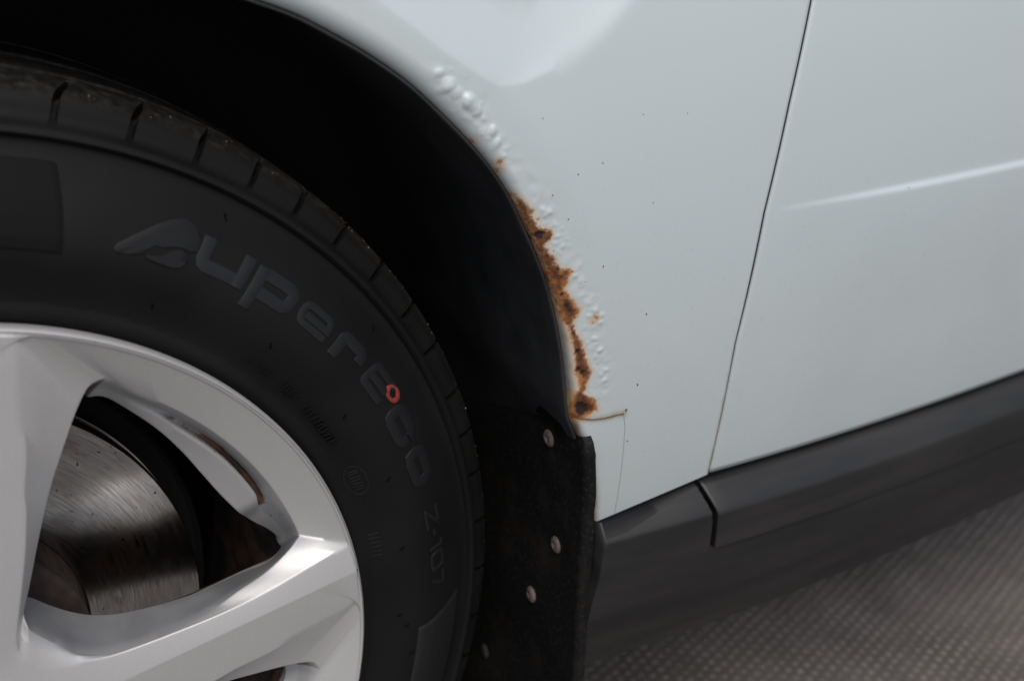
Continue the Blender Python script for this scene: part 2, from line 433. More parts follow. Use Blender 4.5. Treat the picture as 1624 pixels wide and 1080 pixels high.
n.link(n.bump(gr, 0.00006, 0.5), n.p.inputs["Normal"])
M['disc'] = dm
M['hat'] = mat("rusty_disc_hat", (0.028, 0.018, 0.014), 0.85, var=0.5, vscale=120, bump=0.0006, bscale=400)

# ------------------------------------------------------------------ the car
car = bpy.data.objects.new("parked_car", None)
car.location = (0, 0, 0)
C.objects.link(car)
car["label"] = "pale blue-silver car car with rusted front wheel arch and silver alloy wheel"
car["category"] = "car"

SCOOP_L = [(0.02, 0.80), (0.14, 0.738)] + SCOOP + [(0.42, 0.74), (0.47, 0.84), (0.52, 1.2)]
SCOOP_POLY = SCOOP_L + [(0.02, 1.2)]
_a, _b = np.array(SCOOP[3]), np.array(SCOOP[4])
ARM_L = [(0.02, 0.80), (0.14, 0.738)] + SCOOP[:5] + [tuple(_b + (_b - _a) * 14)]
ARM_R = [(SCOOP[4][0] - 0.35, SCOOP[4][1] + 0.004)] + SCOOP[4:] + [(0.42, 0.74), (0.47, 0.84), (0.52, 1.2)]
FLARE_L = [(0.0, 0.765), (0.10, 0.742), (0.17, 0.705)] + SCOOP[:4] + FLARE + [(0.3555, 0.40)]


def body_y(x, z):
    """depth of the car's side at (x, z); smaller is further out"""
    P = np.stack([x, z], -1)
    y = 0.5 * ((z - 0.52) ** 2 - 0.0196)
    y = y + 0.32 * np.maximum(x - 0.40, 0) ** 2 / (1 + 1.2 * np.maximum(x - 0.40, 0))
    # the scooped shoulder above the arch: two soft facets meeting in a valley
    dl_, sl_ = seg_dist(P, ARM_L)
    dr_, sr_ = seg_dist(P, ARM_R)
    dl_ = np.where(sl_ > 0, dl_, -dl_)
    dr_ = np.where(sr_ > 0, dr_, -dr_)
    dd_ = dl_ + dr_ - np.sqrt(dl_ ** 2 + dr_ ** 2 + 1e-7)
    ke = 0.0005 + 0.0009 * sstep(0.30, 0.36, x)
    y = y + 0.29 * (softplus(dd_, ke) - softplus(dd_ - 0.11, 0.02))
    d, s = seg_dist(P, FLARE_L)
    sf = np.where(s < 0, d, -d)
    w = sstep(0.40, 0.52, z)
    y = y + 0.125 * softplus(np.minimum(sf, 0.07), 0.0028) * w
    # crease along the door: the metal steps out below it
    a = 0.15 * sstep(0.452, 0.462, x) + 0.85 * sstep(0.455, 0.58, x)
    zc = 0.5490
    y = y - a * 0.0022 / (1 + np.exp((z - zc) / 0.0007)) * (1 - sstep(0.0, 0.10, zc - z))
    return y


# --- front wing
A_ctrl = [(-.30, .585), (-.24, .645), (-.15, .694), (-.05, .718), (.04, .716), (.11, .697)] + ARCH + [(0.3385, 0.4235), (0.3445, 0.402), (0.3478, 0.386), (0.3497, 0.369)]
A = spline(A_ctrl, 0.0008)
Bc = np.array([(-.36, .84), (-.1, .93), (.15, .95), (.35, .95), (.535, .95), (.508, .82), (.487, .735)] + SHUT)
Bc = resample(Bc, step=0.002)


def nearest_s(curve, p):
    s = arclen(curve)
    i = np.argmin(np.hypot(curve[:, 0] - p[0], curve[:, 1] - p[1]))
    return s[i]


pairs = [(A_ctrl[0], (-.36, .84)), ((.04, .716), (.10, .945)), ((.222, .6468), (.35, .95)), ((.2829, .5893), (.53, .95)), ((.3039, .554), SHUT[0]),
         ((.329, .4775), SHUT[2]), ((.3334, .44), SHUT[3]), ((.3497, .369), SHUT[4])]
ka = [nearest_s(A, p[0]) for p in pairs]
kb = [nearest_s(Bc, p[1]) for p in pairs]
sA, sB = arclen(A), arclen(Bc)
s_vis = nearest_s(A, (.16, .68))
rows = np.concatenate([np.arange(0, s_vis, 0.004), np.arange(s_vis, sA[-1], 0.0008), [sA[-1]]])
Ax = np.stack([np.interp(rows, sA, A[:, k]) for k in (0, 1)], -1)
sb = np.interp(rows, ka, kb)
Bx = np.stack([np.interp(sb, sB, Bc[:, k]) for k in (0, 1)], -1)
L = np.linalg.norm(Bx - Ax, axis=1)
fine = np.concatenate([np.arange(0, 0.056, 0.0008)])
rest = np.linspace(0, 1, 46)[1:]
D = np.concatenate([np.repeat(fine[None], len(rows), 0), 0.0552 + (L[:, None] - 0.0552) * rest[None]], 1)
U = (Bx - Ax) / L[:, None]
XZ = Ax[:, None] + U[:, None] * D[..., None]
nr, nc = D.shape
flat = XZ.reshape(-1, 2)
Y = body_y(flat[:, 0], flat[:, 1])
dArch, _ = seg_dist(flat, A[::4])
# rolled lip of the arch
sx_ = np.repeat(rows, nc)
rr = 0.0105 - 0.0070 * sstep(nearest_s(A, (.24, .63)), nearest_s(A, (.31, .54)), sx_)
t = np.clip(rr - dArch, 0, None)
Y += (rr - np.sqrt(np.maximum(rr ** 2 - t ** 2, 0))) * 0.9
# paint blisters
near = dArch < 0.06
PN = flat[near]
yn = np.zeros(len(PN))
r1 = np.random.default_rng(3)
blist = [b for b in BLIST]
for line, num, spread in ((BLINE, 55, .0035), (BLINE2, 90, .0030)):
    q = resample(line, n=num)
    for p in q:
        rad_ = r1.uniform(.0004, .0011)
        blist.append((p[0] + r1.normal(0, spread), p[1] + r1.normal(0, spread), rad_, r1.uniform(.3, .8)))
for bx_, bz_, br_, bh_ in blist:
    br_ *= 1.25
    an = r1.uniform(0, math.pi)
    dx, dz = PN[:, 0] - bx_, PN[:, 1] - bz_
    e1 = (dx * math.cos(an) + dz * math.sin(an)) / (br_ * r1.uniform(1.0, 1.35))
    e2 = (-dx * math.sin(an) + dz * math.cos(an)) / (br_ * r1.uniform(.75, 1.0))
    w = np.clip(1 - (e1 ** 2 + e2 ** 2), 0, 1)
    yn = np.maximum(yn, bh_ * br_ * 0.24 * w ** 1.0) + 0.07 * bh_ * br_ * w
# general puffiness of the bad area
dl, _ = seg_dist(PN, resample(np.vstack([BLINE, BLINE2]), n=40))
w = np.exp(-(dl / .007) ** 2)
nz = vnoise(np.stack([PN[:, 0] * 190, PN[:, 1] * 190, PN[:, 0] * 0], -1))
nz2 = vnoise(np.stack([PN[:, 0] * 480, PN[:, 1] * 480, PN[:, 0] * 0 + 5], -1))
yn *= 1 + 0.35 * nz
yn += w * (0.00034 * nz + 0.00010 * nz2 + 0.0002)
# rust
d, _ = seg_dist(PN, RUST + [RUST[0]])
rsd = np.where(in_poly(PN, RUST), d, -d) * 1000
for x0, z0, r0 in RUSTSPOTS:
    rsd = np.maximum(rsd, (r0 - np.hypot(PN[:, 0] - x0, PN[:, 1] - z0)) * 1000)
psd = np.full(len(PN), -9.0)
for x0, z0, r0 in DARK:
    psd = np.maximum(psd, (r0 - np.hypot(PN[:, 0] - x0, (PN[:, 1] - z0))) * 1000)
rw = sstep(-1, 2.5, rsd)
yn += rw * (0.0007 * nz + 0.0005 * nz2 + 0.0002) - 0.0010 * sstep(-.5, 1.5, psd)
Y[near] -= yn
# stains: along the lower arch edge and by the crack
crk, _ = seg_dist(PN, CRACKA)
st = 0.75 * np.exp(-(crk / .0022) ** 2)
edge_s = np.exp(-(dArch[near] / .0028) ** 2) * (0.25 + 0.7 * sstep(.60, .45, PN[:, 1])) * (PN[:, 0] > .2)
st = np.maximum(st, edge_s)
rust_a = np.full(len(flat), -30.0)
pit_a = np.full(len(flat), -9.0)
st_a = np.zeros(len(flat))
rust_a[near], pit_a[near], st_a[near] = rsd, psd, st
dsh, _ = seg_dist(flat, SHUT)
st_a = np.maximum(st_a, 0.5 * np.exp(-(dsh / .0012) ** 2) * sstep(.50, .42, flat[:, 1]))
V = np.stack([flat[:, 0], Y, flat[:, 1]], -1).reshape(nr, nc, 3)
# return flanges on the arch side and the door side
pre = []
for dy, inn in ((0.022, 0.0), (0.012, 0.0), (0.004, 0.0)):
    q = V[:, 0].copy()
    q[:, 1] += dy
    pre.append(q[:, None])
post = []
for dy in (0.0006, 0.014):
    q = V[:, -1].copy()
    q[:, 1] += dy
    q[:, 0] += 0.0003
    post.append(q[:, None])
Vf = np.concatenate(pre + [V] + post, 1)
at = {}
for k, a in (("rust", rust_a), ("pit", pit_a), ("stain", st_a)):
    a = a.reshape(nr, nc)
    at[k] = np.concatenate([a[:, :1]] * 3 + [a] + [a[:, -1:]] * 2, 1).ravel()
wing = mesh_obj("front_wing", Vf.reshape(-1, 3), grid_faces(nr, nc + 5), M['paint'], car)
for k, a in at.items():
    la = wing.data.attributes.new(k, 'FLOAT', 'POINT')
    la.data.foreach_set("value", a.astype(np.float32))
wing["label"] = "pale blue front wing, blistered and rusted along the wheel arch lip"

# --- front door
zs = np.concatenate([np.arange(.3838, .54, .0035), np.arange(.54, .56, .0006), np.arange(.56, .95, .0045)])
shx = np.interp(zs, [p[1] for p in SHUT[::-1]] + [.735, .82, .95], [p[0] for p in SHUT[::-1]] + [.487, .508, .535]) + 0.0014 + 0.0012 * sstep(.42, .52, zs)
u = np.concatenate([[0, 0.0004, 0.001], np.linspace(.003, 1.15, 230)])
X = shx[:, None] + u[None]
Z = np.repeat(zs[:, None], len(u), 1)
Yd = body_y(X.ravel(), Z.ravel()).reshape(X.shape)
Yd += 0.0006 * np.exp(-u / .0006)[None]
Vd = np.stack([X, Yd, Z], -1)
q0 = Vd[:, :1].copy(); q0[..., 1] += 0.014
Vd = np.concatenate([q0, Vd], 1)
q1 = Vd[:1].copy(); q1[..., 1] += 0.012
Vd = np.concatenate([q1, Vd], 0)
door = mesh_obj("door", Vd.reshape(-1, 3), grid_faces(Vd.shape[0], Vd.shape[1]), M['paint'], car)
dsh = np.abs(Vd[..., 0] - np.concatenate([shx[:1], shx])[:, None] + 0.002)
sta = (0.7 * np.exp(-(dsh / .0020) ** 2) * sstep(.46, .42, Vd[..., 2])).ravel()
for k, a in (("rust", np.full(len(sta), -30.)), ("pit", np.full(len(sta), -9.)), ("stain", sta)):
    la = door.data.attributes.new(k, 'FLOAT', 'POINT')
    la.data.foreach_set("value", a.astype(np.float32))

zs2 = np.linspace(.382, .94, 160)
sx2 = np.interp(zs2, [p[1] for p in SHUT[::-1]] + [.735, .82, .95], [p[0] for p in SHUT[::-1]] + [.487, .508, .535])
ys2 = body_y(sx2, zs2)
Vs = np.stack([np.stack([sx2 + o, ys2 + d, zs2], -1) for o, d in ((-.0030, .006), (-.0006, .0018), (.0010, .0011), (.0030, .0018), (.005, .006))], 1)
mesh_obj("gap_shade", Vs.reshape(-1, 3), grid_faces(160, 5), M['edge'], car)  # black strip added in the door gap, standing in for its shade

# --- hairline crack / film edge on the wing, tar spots
def ribbon(name, line, w, material, parent, lift=0.0004):
    p = resample(line, step=0.001)
    tn = np.gradient(p, axis=0)
    tn /= np.linalg.norm(tn, axis=1)[:, None]
    nn = np.stack([-tn[:, 1], tn[:, 0]], -1)
    wv = w * (1 + .3 * np.sin(np.arange(len(p)) * 1.7) * np.cos(np.arange(len(p)) * .6))
    rows_ = []
    for k, lf in ((-1, -0.0003), (-.5, lift), (.5, lift), (1, -0.0003)):
        q = p + nn * (k * wv / 2)[:, None]
        y = body_y(q[:, 0], q[:, 1]) - lf
        rows_.append(np.stack([q[:, 0], y, q[:, 1]], -1))
    V = np.stack(rows_, 1)
    return mesh_obj(name, V.reshape(-1, 3), grid_faces(len(p), 4), material, parent)


ribbon("rust_crack", CRACKA, 0.0011, M['rustline'], car)
ribbon("film_edge", CRACKB, 0.0006, M['paleline'], car, 0.00015)

vs, fs = [], []
for x0, z0, r0 in [q for i_, q in enumerate(SPECKS) if q[2] > .00033 or i_ % 3 == 0]:
    b = len(vs)
    y0 = float(body_y(np.array([x0]), np.array([z0]))[0])
    for ring, (k, h) in enumerate(((1.0, -.0001), (.7, .0003), (.3, .0005))):
        for i in range(9):
            a = i / 9 * 2 * math.pi
            rr_ = r0 * k * (1 + .25 * math.sin(a * 2 + x0 * 900))
            vs.append((x0 + rr_ * math.cos(a), y0 - h, z0 + 1.2 * rr_ * math.sin(a)))
    for ring in range(2):
        for i in range(9):
            j = (i + 1) % 9
            fs.append((b + ring * 9 + i, b + ring * 9 + j, b + ring * 9 + 9 + j, b + ring * 9 + 9 + i))
    fs.append(tuple(b + 18 + i for i in range(9)))
sp = mesh_obj("tar_specks", vs, fs, M['speck'], car)
sp["kind"] = "stuff"

# --- sill trim and the door's lower cladding
topx = [p[0] for p in BOTTOM] + [.60, 1.7]
topz = [p[1] for p in BOTTOM] + [.3812, .3812]


TRIM_P = spline([(.225, .150), (.236, .050), (.2435, .030), (.252, .019), (.268, .0080), (.290, -.0010), (.312, -.0078), (.334, -.0112), (.350, -.0122), (.3615, -.0124)], .001)
TRIM_P = np.vstack([TRIM_P, spline([(.3625, -.0122), (.366, -.0100), (.372, -.0050), (.381, .004)], .001)])
TRIM_P = TRIM_P[np.argsort(TRIM_P[:, 0])]


def trim_y(z):
    return np.interp(z, TRIM_P[:, 0], TRIM_P[:, 1])


xcurve = lambda x: 0.32 * np.maximum(x - 0.40, 0) ** 2 / (1 + 1.2 * np.maximum(x - 0.40, 0))
endx = lambda z: np.interp(z, [p[1] for p in ENDCAP[::-1]], [p[0] for p in ENDCAP[::-1]])
notch = lambda z: np.interp(z, [p[1] for p in NOTCH[::-1]], [p[0] for p in NOTCH[::-1]])
STEP_Z = 0.3375
xs = np.concatenate([np.linspace(0, .07, 30), np.arange(.071, .088, .0006), np.linspace(.090, 1.35, 150)])
vv = np.concatenate([np.linspace(0, .70, 60), np.linspace(.705, 1, 60)])
Vt = np.zeros((len(xs), len(vv), 3))
for i, xo in enumerate(xs):
    x_t = .349 + xo
    zt = np.interp(x_t, topx, topz) - .0032
    z = .225 + (zt - .225) * vv
    x = endx(z) * max(0, 1 - xo / .07) + min(1, xo / .07) * .349 + xo
    y = trim_y(z) + xcurve(x)
    # behind the door cladding the sill steps back
    back = (x > notch(z) - .0010) & (z > STEP_Z)
    y = np.where(back, y + .012, y)
    Vt[i] = np.stack([x, y, z], -1)
q = Vt[:, -1:].copy(); q[..., 1] += .02
Vt = np.concatenate([Vt, q], 1)
sill = mesh_obj("sill_trim", Vt.reshape(-1, 3), grid_faces(Vt.shape[0], Vt.shape[1]), M['trim'], car, sharp=50)
zc_ = np.concatenate([[STEP_Z + .0004, STEP_Z + .001], np.linspace(.3395, .3780, 26)])
Vc = []
for z in zc_:
    x0 = notch(np.array(z)) + .0020
    xx = np.concatenate([[x0, x0 + .0008], np.linspace(x0 + .002, 1.6, 120)])
    y = trim_y(z) - .0030 * sstep(0, .35, np.array((.345 - z) / .01 + .0)) * 0 - .0020 * np.ones(len(xx)) + xcurve(xx)
    y = y + .0010 * np.exp(-(xx - x0) / .0008)
    Vc.append(np.stack([xx, y, np.full(len(xx), z)], -1))
Vc = np.array(Vc)
qa = Vc[:, :1].copy(); qa[..., 1] += .014
Vc = np.concatenate([qa, Vc], 1)
qa = Vc[:1].copy(); qa[..., 1] += .008
qb = Vc[-1:].copy(); qb[..., 1] += .014
Vc = np.concatenate([qa, Vc, qb], 0)
mesh_obj("door_cladding", Vc.reshape(-1, 3), grid_faces(Vc.shape[0], Vc.shape[1]), M['trim'], car, sharp=50)
# rounded front end of the sill trim
zz = np.linspace(.238, .3725, 60)
Ve = []
for z in zz:
    x1 = endx(np.array(z)); x0 = min(.3468 if z > .30 else .3462, x1 - .0006)
    tq = np.linspace(0, 1, 8)
    Ve.append(np.stack([x0 + (x1 - x0) * tq, trim_y(z) + .004 - .0045 * np.sin(tq * math.pi / 2) + .012 * (1 - tq) ** 3, np.full(8, z)], -1))
Ve = np.array(Ve)
mesh_obj("trim_end", Ve.reshape(-1, 3), grid_faces(60, 8), M['trim'], car)

# --- wheel arch liner, inner walls, floor pan
lc = np.vstack([spline(A_ctrl[:-4], 0.006), [(.3372, .4255), (.3410, .412), (.3445, .39), (.3455, .36), (.3455, .30), (.345, .24), (.344, .17), (.342, .10)]])
tn = np.gradient(lc, axis=0); tn /= np.linalg.norm(tn, axis=1)[:, None]
inn = np.stack([tn[:, 1], -tn[:, 0]], -1)
prof = [(-.0006, .009), (.0003, .0060), (.0010, .0055), (.0016, .0060), (.0020, .008), (.0020, .02), (.0015, .04), (.001, .07), (.0, .12), (.0, .22), (.0, .30)]
Vl = np.stack([np.stack([lc[:, 0] + inn[:, 0] * o, np.full(len(lc), y), lc[:, 1] + inn[:, 1] * o], -1) for o, y in prof], 1)
# the flange follows the body's own depth near the edge
by = body_y(lc[:, 0], lc[:, 1])
for k in range(6):
    Vl[:, k, 1] += by
mesh_obj("wheel_arch_liner", Vl.reshape(-1, 3), grid_faces(len(lc), len(prof)), M['liner'], car)
mesh_obj("inner_wing", [(-.45, .30, .05), (.36, .30, .05), (.36, .30, .80), (-.45, .30, .80),
                        (.44, .06, .97), (.57, .06, .97), (1.75, .50, .97), (.385, .06, .24), (.48, .10, .24), (1.75, .50, .24), (.362, .05, .42)],
         [(0, 1, 2, 3), (7, 8, 5, 4), (8, 9, 6, 5)], M['shell'], car, smooth=False)
mesh_obj("floor_pan", [(.345, .12, .232), (1.75, .55, .232), (1.75, 1.7, .232), (.345, 1.7, .232), (-.45, .31, .25), (.36, .31, .25), (.36, 1.7, .25), (-.45, 1.7, .25)],
         [(0, 1, 2, 3), (4, 5, 6, 7)], M['shell'], car, smooth=False)

# --- mud flap with its screws
fe = lambda z: np.interp(z, [.05] + [p[1] for p in FLAPEDGE[::-1]] + [.45], [.336] + [p[0] for p in FLAPEDGE[::-1]] + [.3395])
topf = lambda y: np.interp(y, [-.005, -.0035, .0, .006, .0105, .018, .030, .045, .075, .12, .16], [.4215, .4285, .4320, .4312, .4285, .4292, .4272, .4215, .410, .395, .38])
ys = np.concatenate([[-.005, -.0042, -.003, -.0015, 0], np.linspace(.002, .16, 60)])
vv = np.linspace(0, 1, 90)
front, back = [], []
for y in ys:
    z = .06 + (topf(y) - .06) * vv
    x = fe(z) - .0075 - .004 * sstep(.02, .16, y) + .0015 * np.sin(z * 60) * sstep(.0, .03, y)
    x = x + (.0022 * (1 - min(1, (y + .005) / .003)) ** 2)
    bz = np.clip((z - topf(y) + .004) / .004, 0, 1)
    x = x + .0015 * bz ** 2
    front.append(np.stack([x, y + 0.5 * ((np.maximum(z, .38) - .52) ** 2 - .0196) * (1 - sstep(.0, .04, y)), z], -1))
front = np.array(front)
back = front.copy(); back[..., 0] = np.maximum(back[..., 0] + .0035, fe(back[..., 2]) - .0005)
Vp = np.concatenate([front, back[:, ::-1]], 1)
fl_ = Vp.shape[1]
F = grid_faces(len(ys), fl_).tolist()
F += [(k, k + 1, fl_ - 2 - k, fl_ - 1 - k) for k in range(89)]
flap = mesh_obj("mud_flap", Vp.reshape(-1, 3), F, M['flap'], car, sharp=60)


def lathe(prof, n, axis='x'):
    vs = []
    for r, h in prof:
        for i in range(n):
            a = 2 * math.pi * i / n
            vs.append((h, r * math.cos(a), r * math.sin(a)))
    fs = []
    for k in range(len(prof) - 1):
        for i in range(n):
            j = (i + 1) % n
            fs.append((k * n + i, k * n + j, (k + 1) * n + j, (k + 1) * n + i))
    return vs, fs


sv, sf = lathe([(.0060, .001), (.0061, -.0004), (.0054, -.0014), (.0038, -.0021), (.0023, -.0021), (.0020, .0010)], 20)
scr0 = None
for i, (y, z) in enumerate(SCREWS):
    xf = float(fe(np.array(z)) - .0075 - .004 * sstep(.02, .16, np.array(y)) + .0015 * math.sin(z * 60) * sstep(.0, .03, np.array(y)))
    if scr0 is None:
        o = scr0 = mesh_obj("screw", sv, sf, M['screw'], flap)
        hv, hf = lathe([(.0016, -.0011), (.0001, -.0011)], 12)
    else:
        o = scr0.copy(); C.objects.link(o); o.parent = flap
    if i == 3:
        o.data = scr0.data.copy(); o.data.materials[0] = M['darkscrew']  # same screw in a darker colour
    o.scale = (.9, .88, .88)
    o.location = (xf, y, z)
    o.rotation_euler = (random.uniform(0, 3), random.uniform(-.08, .08), random.uniform(-.12, .12))

sl = [(.0435, .4265), (.0400, .4318), (.0300, .4335), (.0175, .4335), (.0125, .4300), (.0120, .4235), (.0180, .4235), (.0220, .4275), (.0330, .4270)]
vs = [(.3322, y, z) for y, z in sl] + [(.340, y, z) for y, z in sl]
fs = [tuple(range(9))] + [(i, (i + 1) % 9, 9 + (i + 1) % 9, 9 + i) for i in range(9)]
mesh_obj("black_notch", vs, fs, M['flatblack'], car, smooth=False)  # solid black block in the shape of the dark notch above the flap

# ------------------------------------------------------------------ wheel
wheel = bpy.data.objects.new("wheel", None)
C.objects.link(wheel)
wheel.parent = car
wheel.location = (0, 0, 0.335)
wheel.rotation_euler = (0, 0, TOE)
wheel["label"] = "silver five-spoke alloy wheel with black tyre"

pol = lambda r, a: (r * math.cos(math.radians(a)), r * math.sin(math.radians(a)))


def topolar(p):
    return [(math.hypot(*q), math.degrees(math.atan2(q[1], q[0]))) for q in p]


N2, NA, N1 = 56, 90, 56
HUB = pol(.0600, 53)


def tag3(p2, y):
    p2 = np.asarray(p2, float)
    return np.column_stack([p2, np.full(len(p2), y) if np.isscalar(y) else y])


def smooth2(p, n):
    return resample(spline(p, .002), n=n)


arcpts = lambda r, a0, a1, n=60: [pol(r, a) for a in np.linspace(a0, a1, n)]
rot72 = lambda p, k=1: [(q[0] * math.cos(k * 1.2566371) - q[1] * math.sin(k * 1.2566371), q[0] * math.sin(k * 1.2566371) + q[1] * math.cos(k * 1.2566371)) for q in p]

# contour A: ridge lines of the two spokes and the outer circle
ridge2 = [pol(.0565, 50)] + list(W_RIDGE2[1:-1]) + [pol(.2125, 13.3)]
ridge1 = rot72(W_RIDGE1)[::-1]            # outer -> hub, on the next spoke
ridge1 = [pol(.2125, 75.2)] + ridge1 + [pol(.108, 65.6), pol(.088, 62.8), pol(.070, 59.0), pol(.0595, 54.5), pol(.0565, 50)]
A2 = np.vstack([smooth2(ridge2, N2)])
AA = np.array(arcpts(.2125, 13.8, 72.0, NA))
A1 = np.vstack([resample(arcpts(.2125, 72.3, 75.2, 8), n=8), smooth2(ridge1, N1 - 8)])
# contour B: front edge of the window
B2 = smooth2(W_B2, N2)
pB = topolar(W_B2)
BA = resample(np.array([W_B2[-1]] + [pol(.1922, 18.2)] + arcpts(.1922, 19.5, 56.0, 40) + [pol(.1932, 58.5), pol(.1947, 60.2), W_B1[0]]), n=NA)
B1 = smooth2(W_B1, N1)
# opening at the back of the walls
O2 = smooth2([W_B1[-1]] + [pol(.0705, 52)] + list(W_O2), N2)
O2[0] = W_B1[-1]
OA = np.array(list(W_OP[:-1]) + [pol(.1778, 18.3), pol(.1745, 20.8), pol(.1718, 24.5), pol(.1700, 30), pol(.1708, 36), pol(.1735, 42), pol(.1765, 48), pol(.1793, 54), pol(.1815, 58.5), pol(.179, 61.0)])
OA = smooth2(OA, NA)
angB = np.degrees(np.arctan2(BA[:, 1], BA[:, 0]))
angO = np.degrees(np.arctan2(OA[:, 1], OA[:, 0]))
O1 = smooth2([pol(.179, 61.0), pol(.172, 62.6)] + [tuple(np.array(q) * .997) for q in W_B1[4:]], N1)


def yarc(ang, hi, lo):
    """pocket depth beyond the end of the ledge"""
    k = sstep(22.6, 21.0, ang)
    return hi * (1 - k) + lo * k


def loft(conts):
    return np.stack(conts, 1)


cz = lambda P2, PA, P1, y2, yA, y1: np.vstack([tag3(P2, y2), tag3(PA, yA), tag3(P1, y1)])
# sector border: hub centre -> along the spoke's centre line -> rim -> back
SP0, SP1 = 8.6, 80.6
C2 = np.array([pol(r, SP0) for r in np.linspace(.028, .2125, N2)])
CA = np.array(arcpts(.2139, SP0 + .3, SP1 - .3, NA))
C1 = np.array([pol(r, SP1) for r in np.linspace(.2125, .028, N1)])
r_of = lambda q: np.hypot(q[:, 0], q[:, 1])
crown = -.0018
# cross-over so that ring lip (arc) of the border is at the rim circle
yC2 = crown + .0006 * sstep(.19, .2125, r_of(C2))
K0 = cz(C2, CA, C1, crown, -.0002, crown)
KA = cz(A2, AA, A1, .0004 * np.ones(N2), .0006, .0004)
tB2 = np.linspace(0, 1, N2)
yB2 = .0055 + .0055 * sstep(.55, 1, tB2) - .002 * sstep(.3, .0, tB2)
yB1 = .0120 - .0035 * sstep(.3, 1.0, np.linspace(0, 1, N1))
KB = cz(B2, BA, B1, yB2, .0115 + .0005 * np.cos(np.linspace(0, 1, NA) * 6.28), yB1)
KB[N2 + NA:, 2] = yB1
KB[0, 2] = KB[-1, 2] = (yB2[0] + yB1[-1]) / 2


def lerp(P, Q, t):
    return P * (1 - t) + Q * t


ko = sstep(25.5, 19.5, angO)[:, None]
# C1..C3: groove behind the ring lip, then the ledge
rad_dir = lambda P: P / np.hypot(P[:, 0], P[:, 1])[:, None]
radB = np.hypot(BA[:, 0], BA[:, 1])[:, None]
angm = np.radians(lerp(angB, angO, .5))
dirm = np.stack([np.cos(angm), np.sin(angm)], -1)
dirB = rad_dir(BA)
dO = rad_dir(OA)
rO = np.hypot(OA[:, 0], OA[:, 1])[:, None]
tw = sstep(34, 59.0, angO)[:, None]         # the groove closes at the other end
kk = np.clip(ko + tw, 0, 1)
def mid(rg, f, ylo, yhi):
    d_ = lerp(dirB, dO, f); d_ = d_ / np.linalg.norm(d_, axis=1)[:, None]
    P_groove = d_ * rg
    P_lerp = lerp(BA, OA, f)
    P_ = P_groove * (1 - kk) + P_lerp * kk
    y_ = ylo * (1 - kk[:, 0]) + yhi * kk[:, 0]
    return P_, y_
yO2, yOp, yLedge, yO1 = .032, .036, .0265, .034
yOA = yLedge * (1 - ko[:, 0]) + yOp * ko[:, 0]
def ring(f, rg, y_g):
    PA_, yA_ = mid(rg, f, y_g, 0)
    yl = .0115 + (yOA - .0115) * (f ** .8)
    yA_ = y_g * (1 - kk[:, 0]) + yl * kk[:, 0]
    P2_ = lerp(B2, O2, f); P1_ = lerp(B1, O1, f)
    y2_ = yB2 + (yO2 - yB2) * f; y1_ = yB1 + (yO1 - yB1) * f
    return cz(P2_, PA_, P1_, y2_, yA_, y1_)
K1 = ring(.28, .1886, .0220)
K2 = ring(.42, .1868, .0262)
K3 = ring(.52, .1850, .0262)
K4 = ring(.62, .1842, .0212)
K5 = ring(.72, .1825, .0206)
K6 = cz(O2, OA, O1, yO2, yOA, yO1)
O2b, OAb, O1b = O2.copy(), OA * 1.0, O1 * 1.0
cen = np.array(pol(.125, 36))
push = lambda P, m_: P + (P - cen) / np.linalg.norm(P - cen, axis=1)[:, None] * m_
K7 = cz(push(O2, .001), push(OA, .001), push(O1, .001), .0335, yOA + .006, .036)
K8 = cz(push(O2, .005), push(OA, .004), push(O1, .005), .039, .046, .041)
K9 = cz(C2, CA * .955, C1, .042, .050, .042)
rings = [K0, None, KA, None, KB, K1, K2, K3, K4, K5, K6, K7, K8, K9]
# extra loops near the ridges keep the facets flat and edges tight
rings[1] = K0 * .12 + KA * .88
rings[1][:, 2] = crown + (.0004 - crown) * .80
rings[3] = KA * .5 + KB * .5
W = np.stack(rings, 1)                       # (points, rings, 3) : x, z, y
npt, nrg = W.shape[:2]
# dirt weights
wd = np.zeros((npt, nrg))
arcsl = slice(N2, N2 + NA)
aO = angO
prof_d = (sstep(58, 44, aO) * 0.55 + 0.40 * sstep(44, 27, aO)) * sstep(19.5, 23.5, aO)
for k, v in ((6, 1.1), (7, 1.25), (8, .45)):
    wd[arcsl, k] = v * prof_d
wd[arcsl, 5] = .30 * prof_d
pk = sstep(25, 20, aO)
wd[arcsl, 6] += .38 * pk; wd[arcsl, 7] += .30 * pk; wd[arcsl, 5] += .34 * pk; wd[arcsl, 8] += .2 * pk
wd[arcsl, 11:] = .8
wd[:, 12:] = .9
wd[arcsl, 10] = np.maximum(wd[arcsl, 10], .25 * sstep(35, 24, aO))
Vw = np.concatenate([W[..., 0:1], W[..., 2:3], W[..., 1:2]], -1).reshape(-1, 3)
allv, allf, alld = [], [], []
fbase = grid_faces(npt, nrg, wrap=True)
for s_ in range(5):
    a = math.radians(72 * s_)
    q = Vw.copy()
    q[:, 0] = Vw[:, 0] * math.cos(a) - Vw[:, 2] * math.sin(a)
    q[:, 2] = Vw[:, 0] * math.sin(a) + Vw[:, 2] * math.cos(a)
    allv.append(q); allf.append(fbase + s_ * len(Vw)); alld.append(wd.ravel())
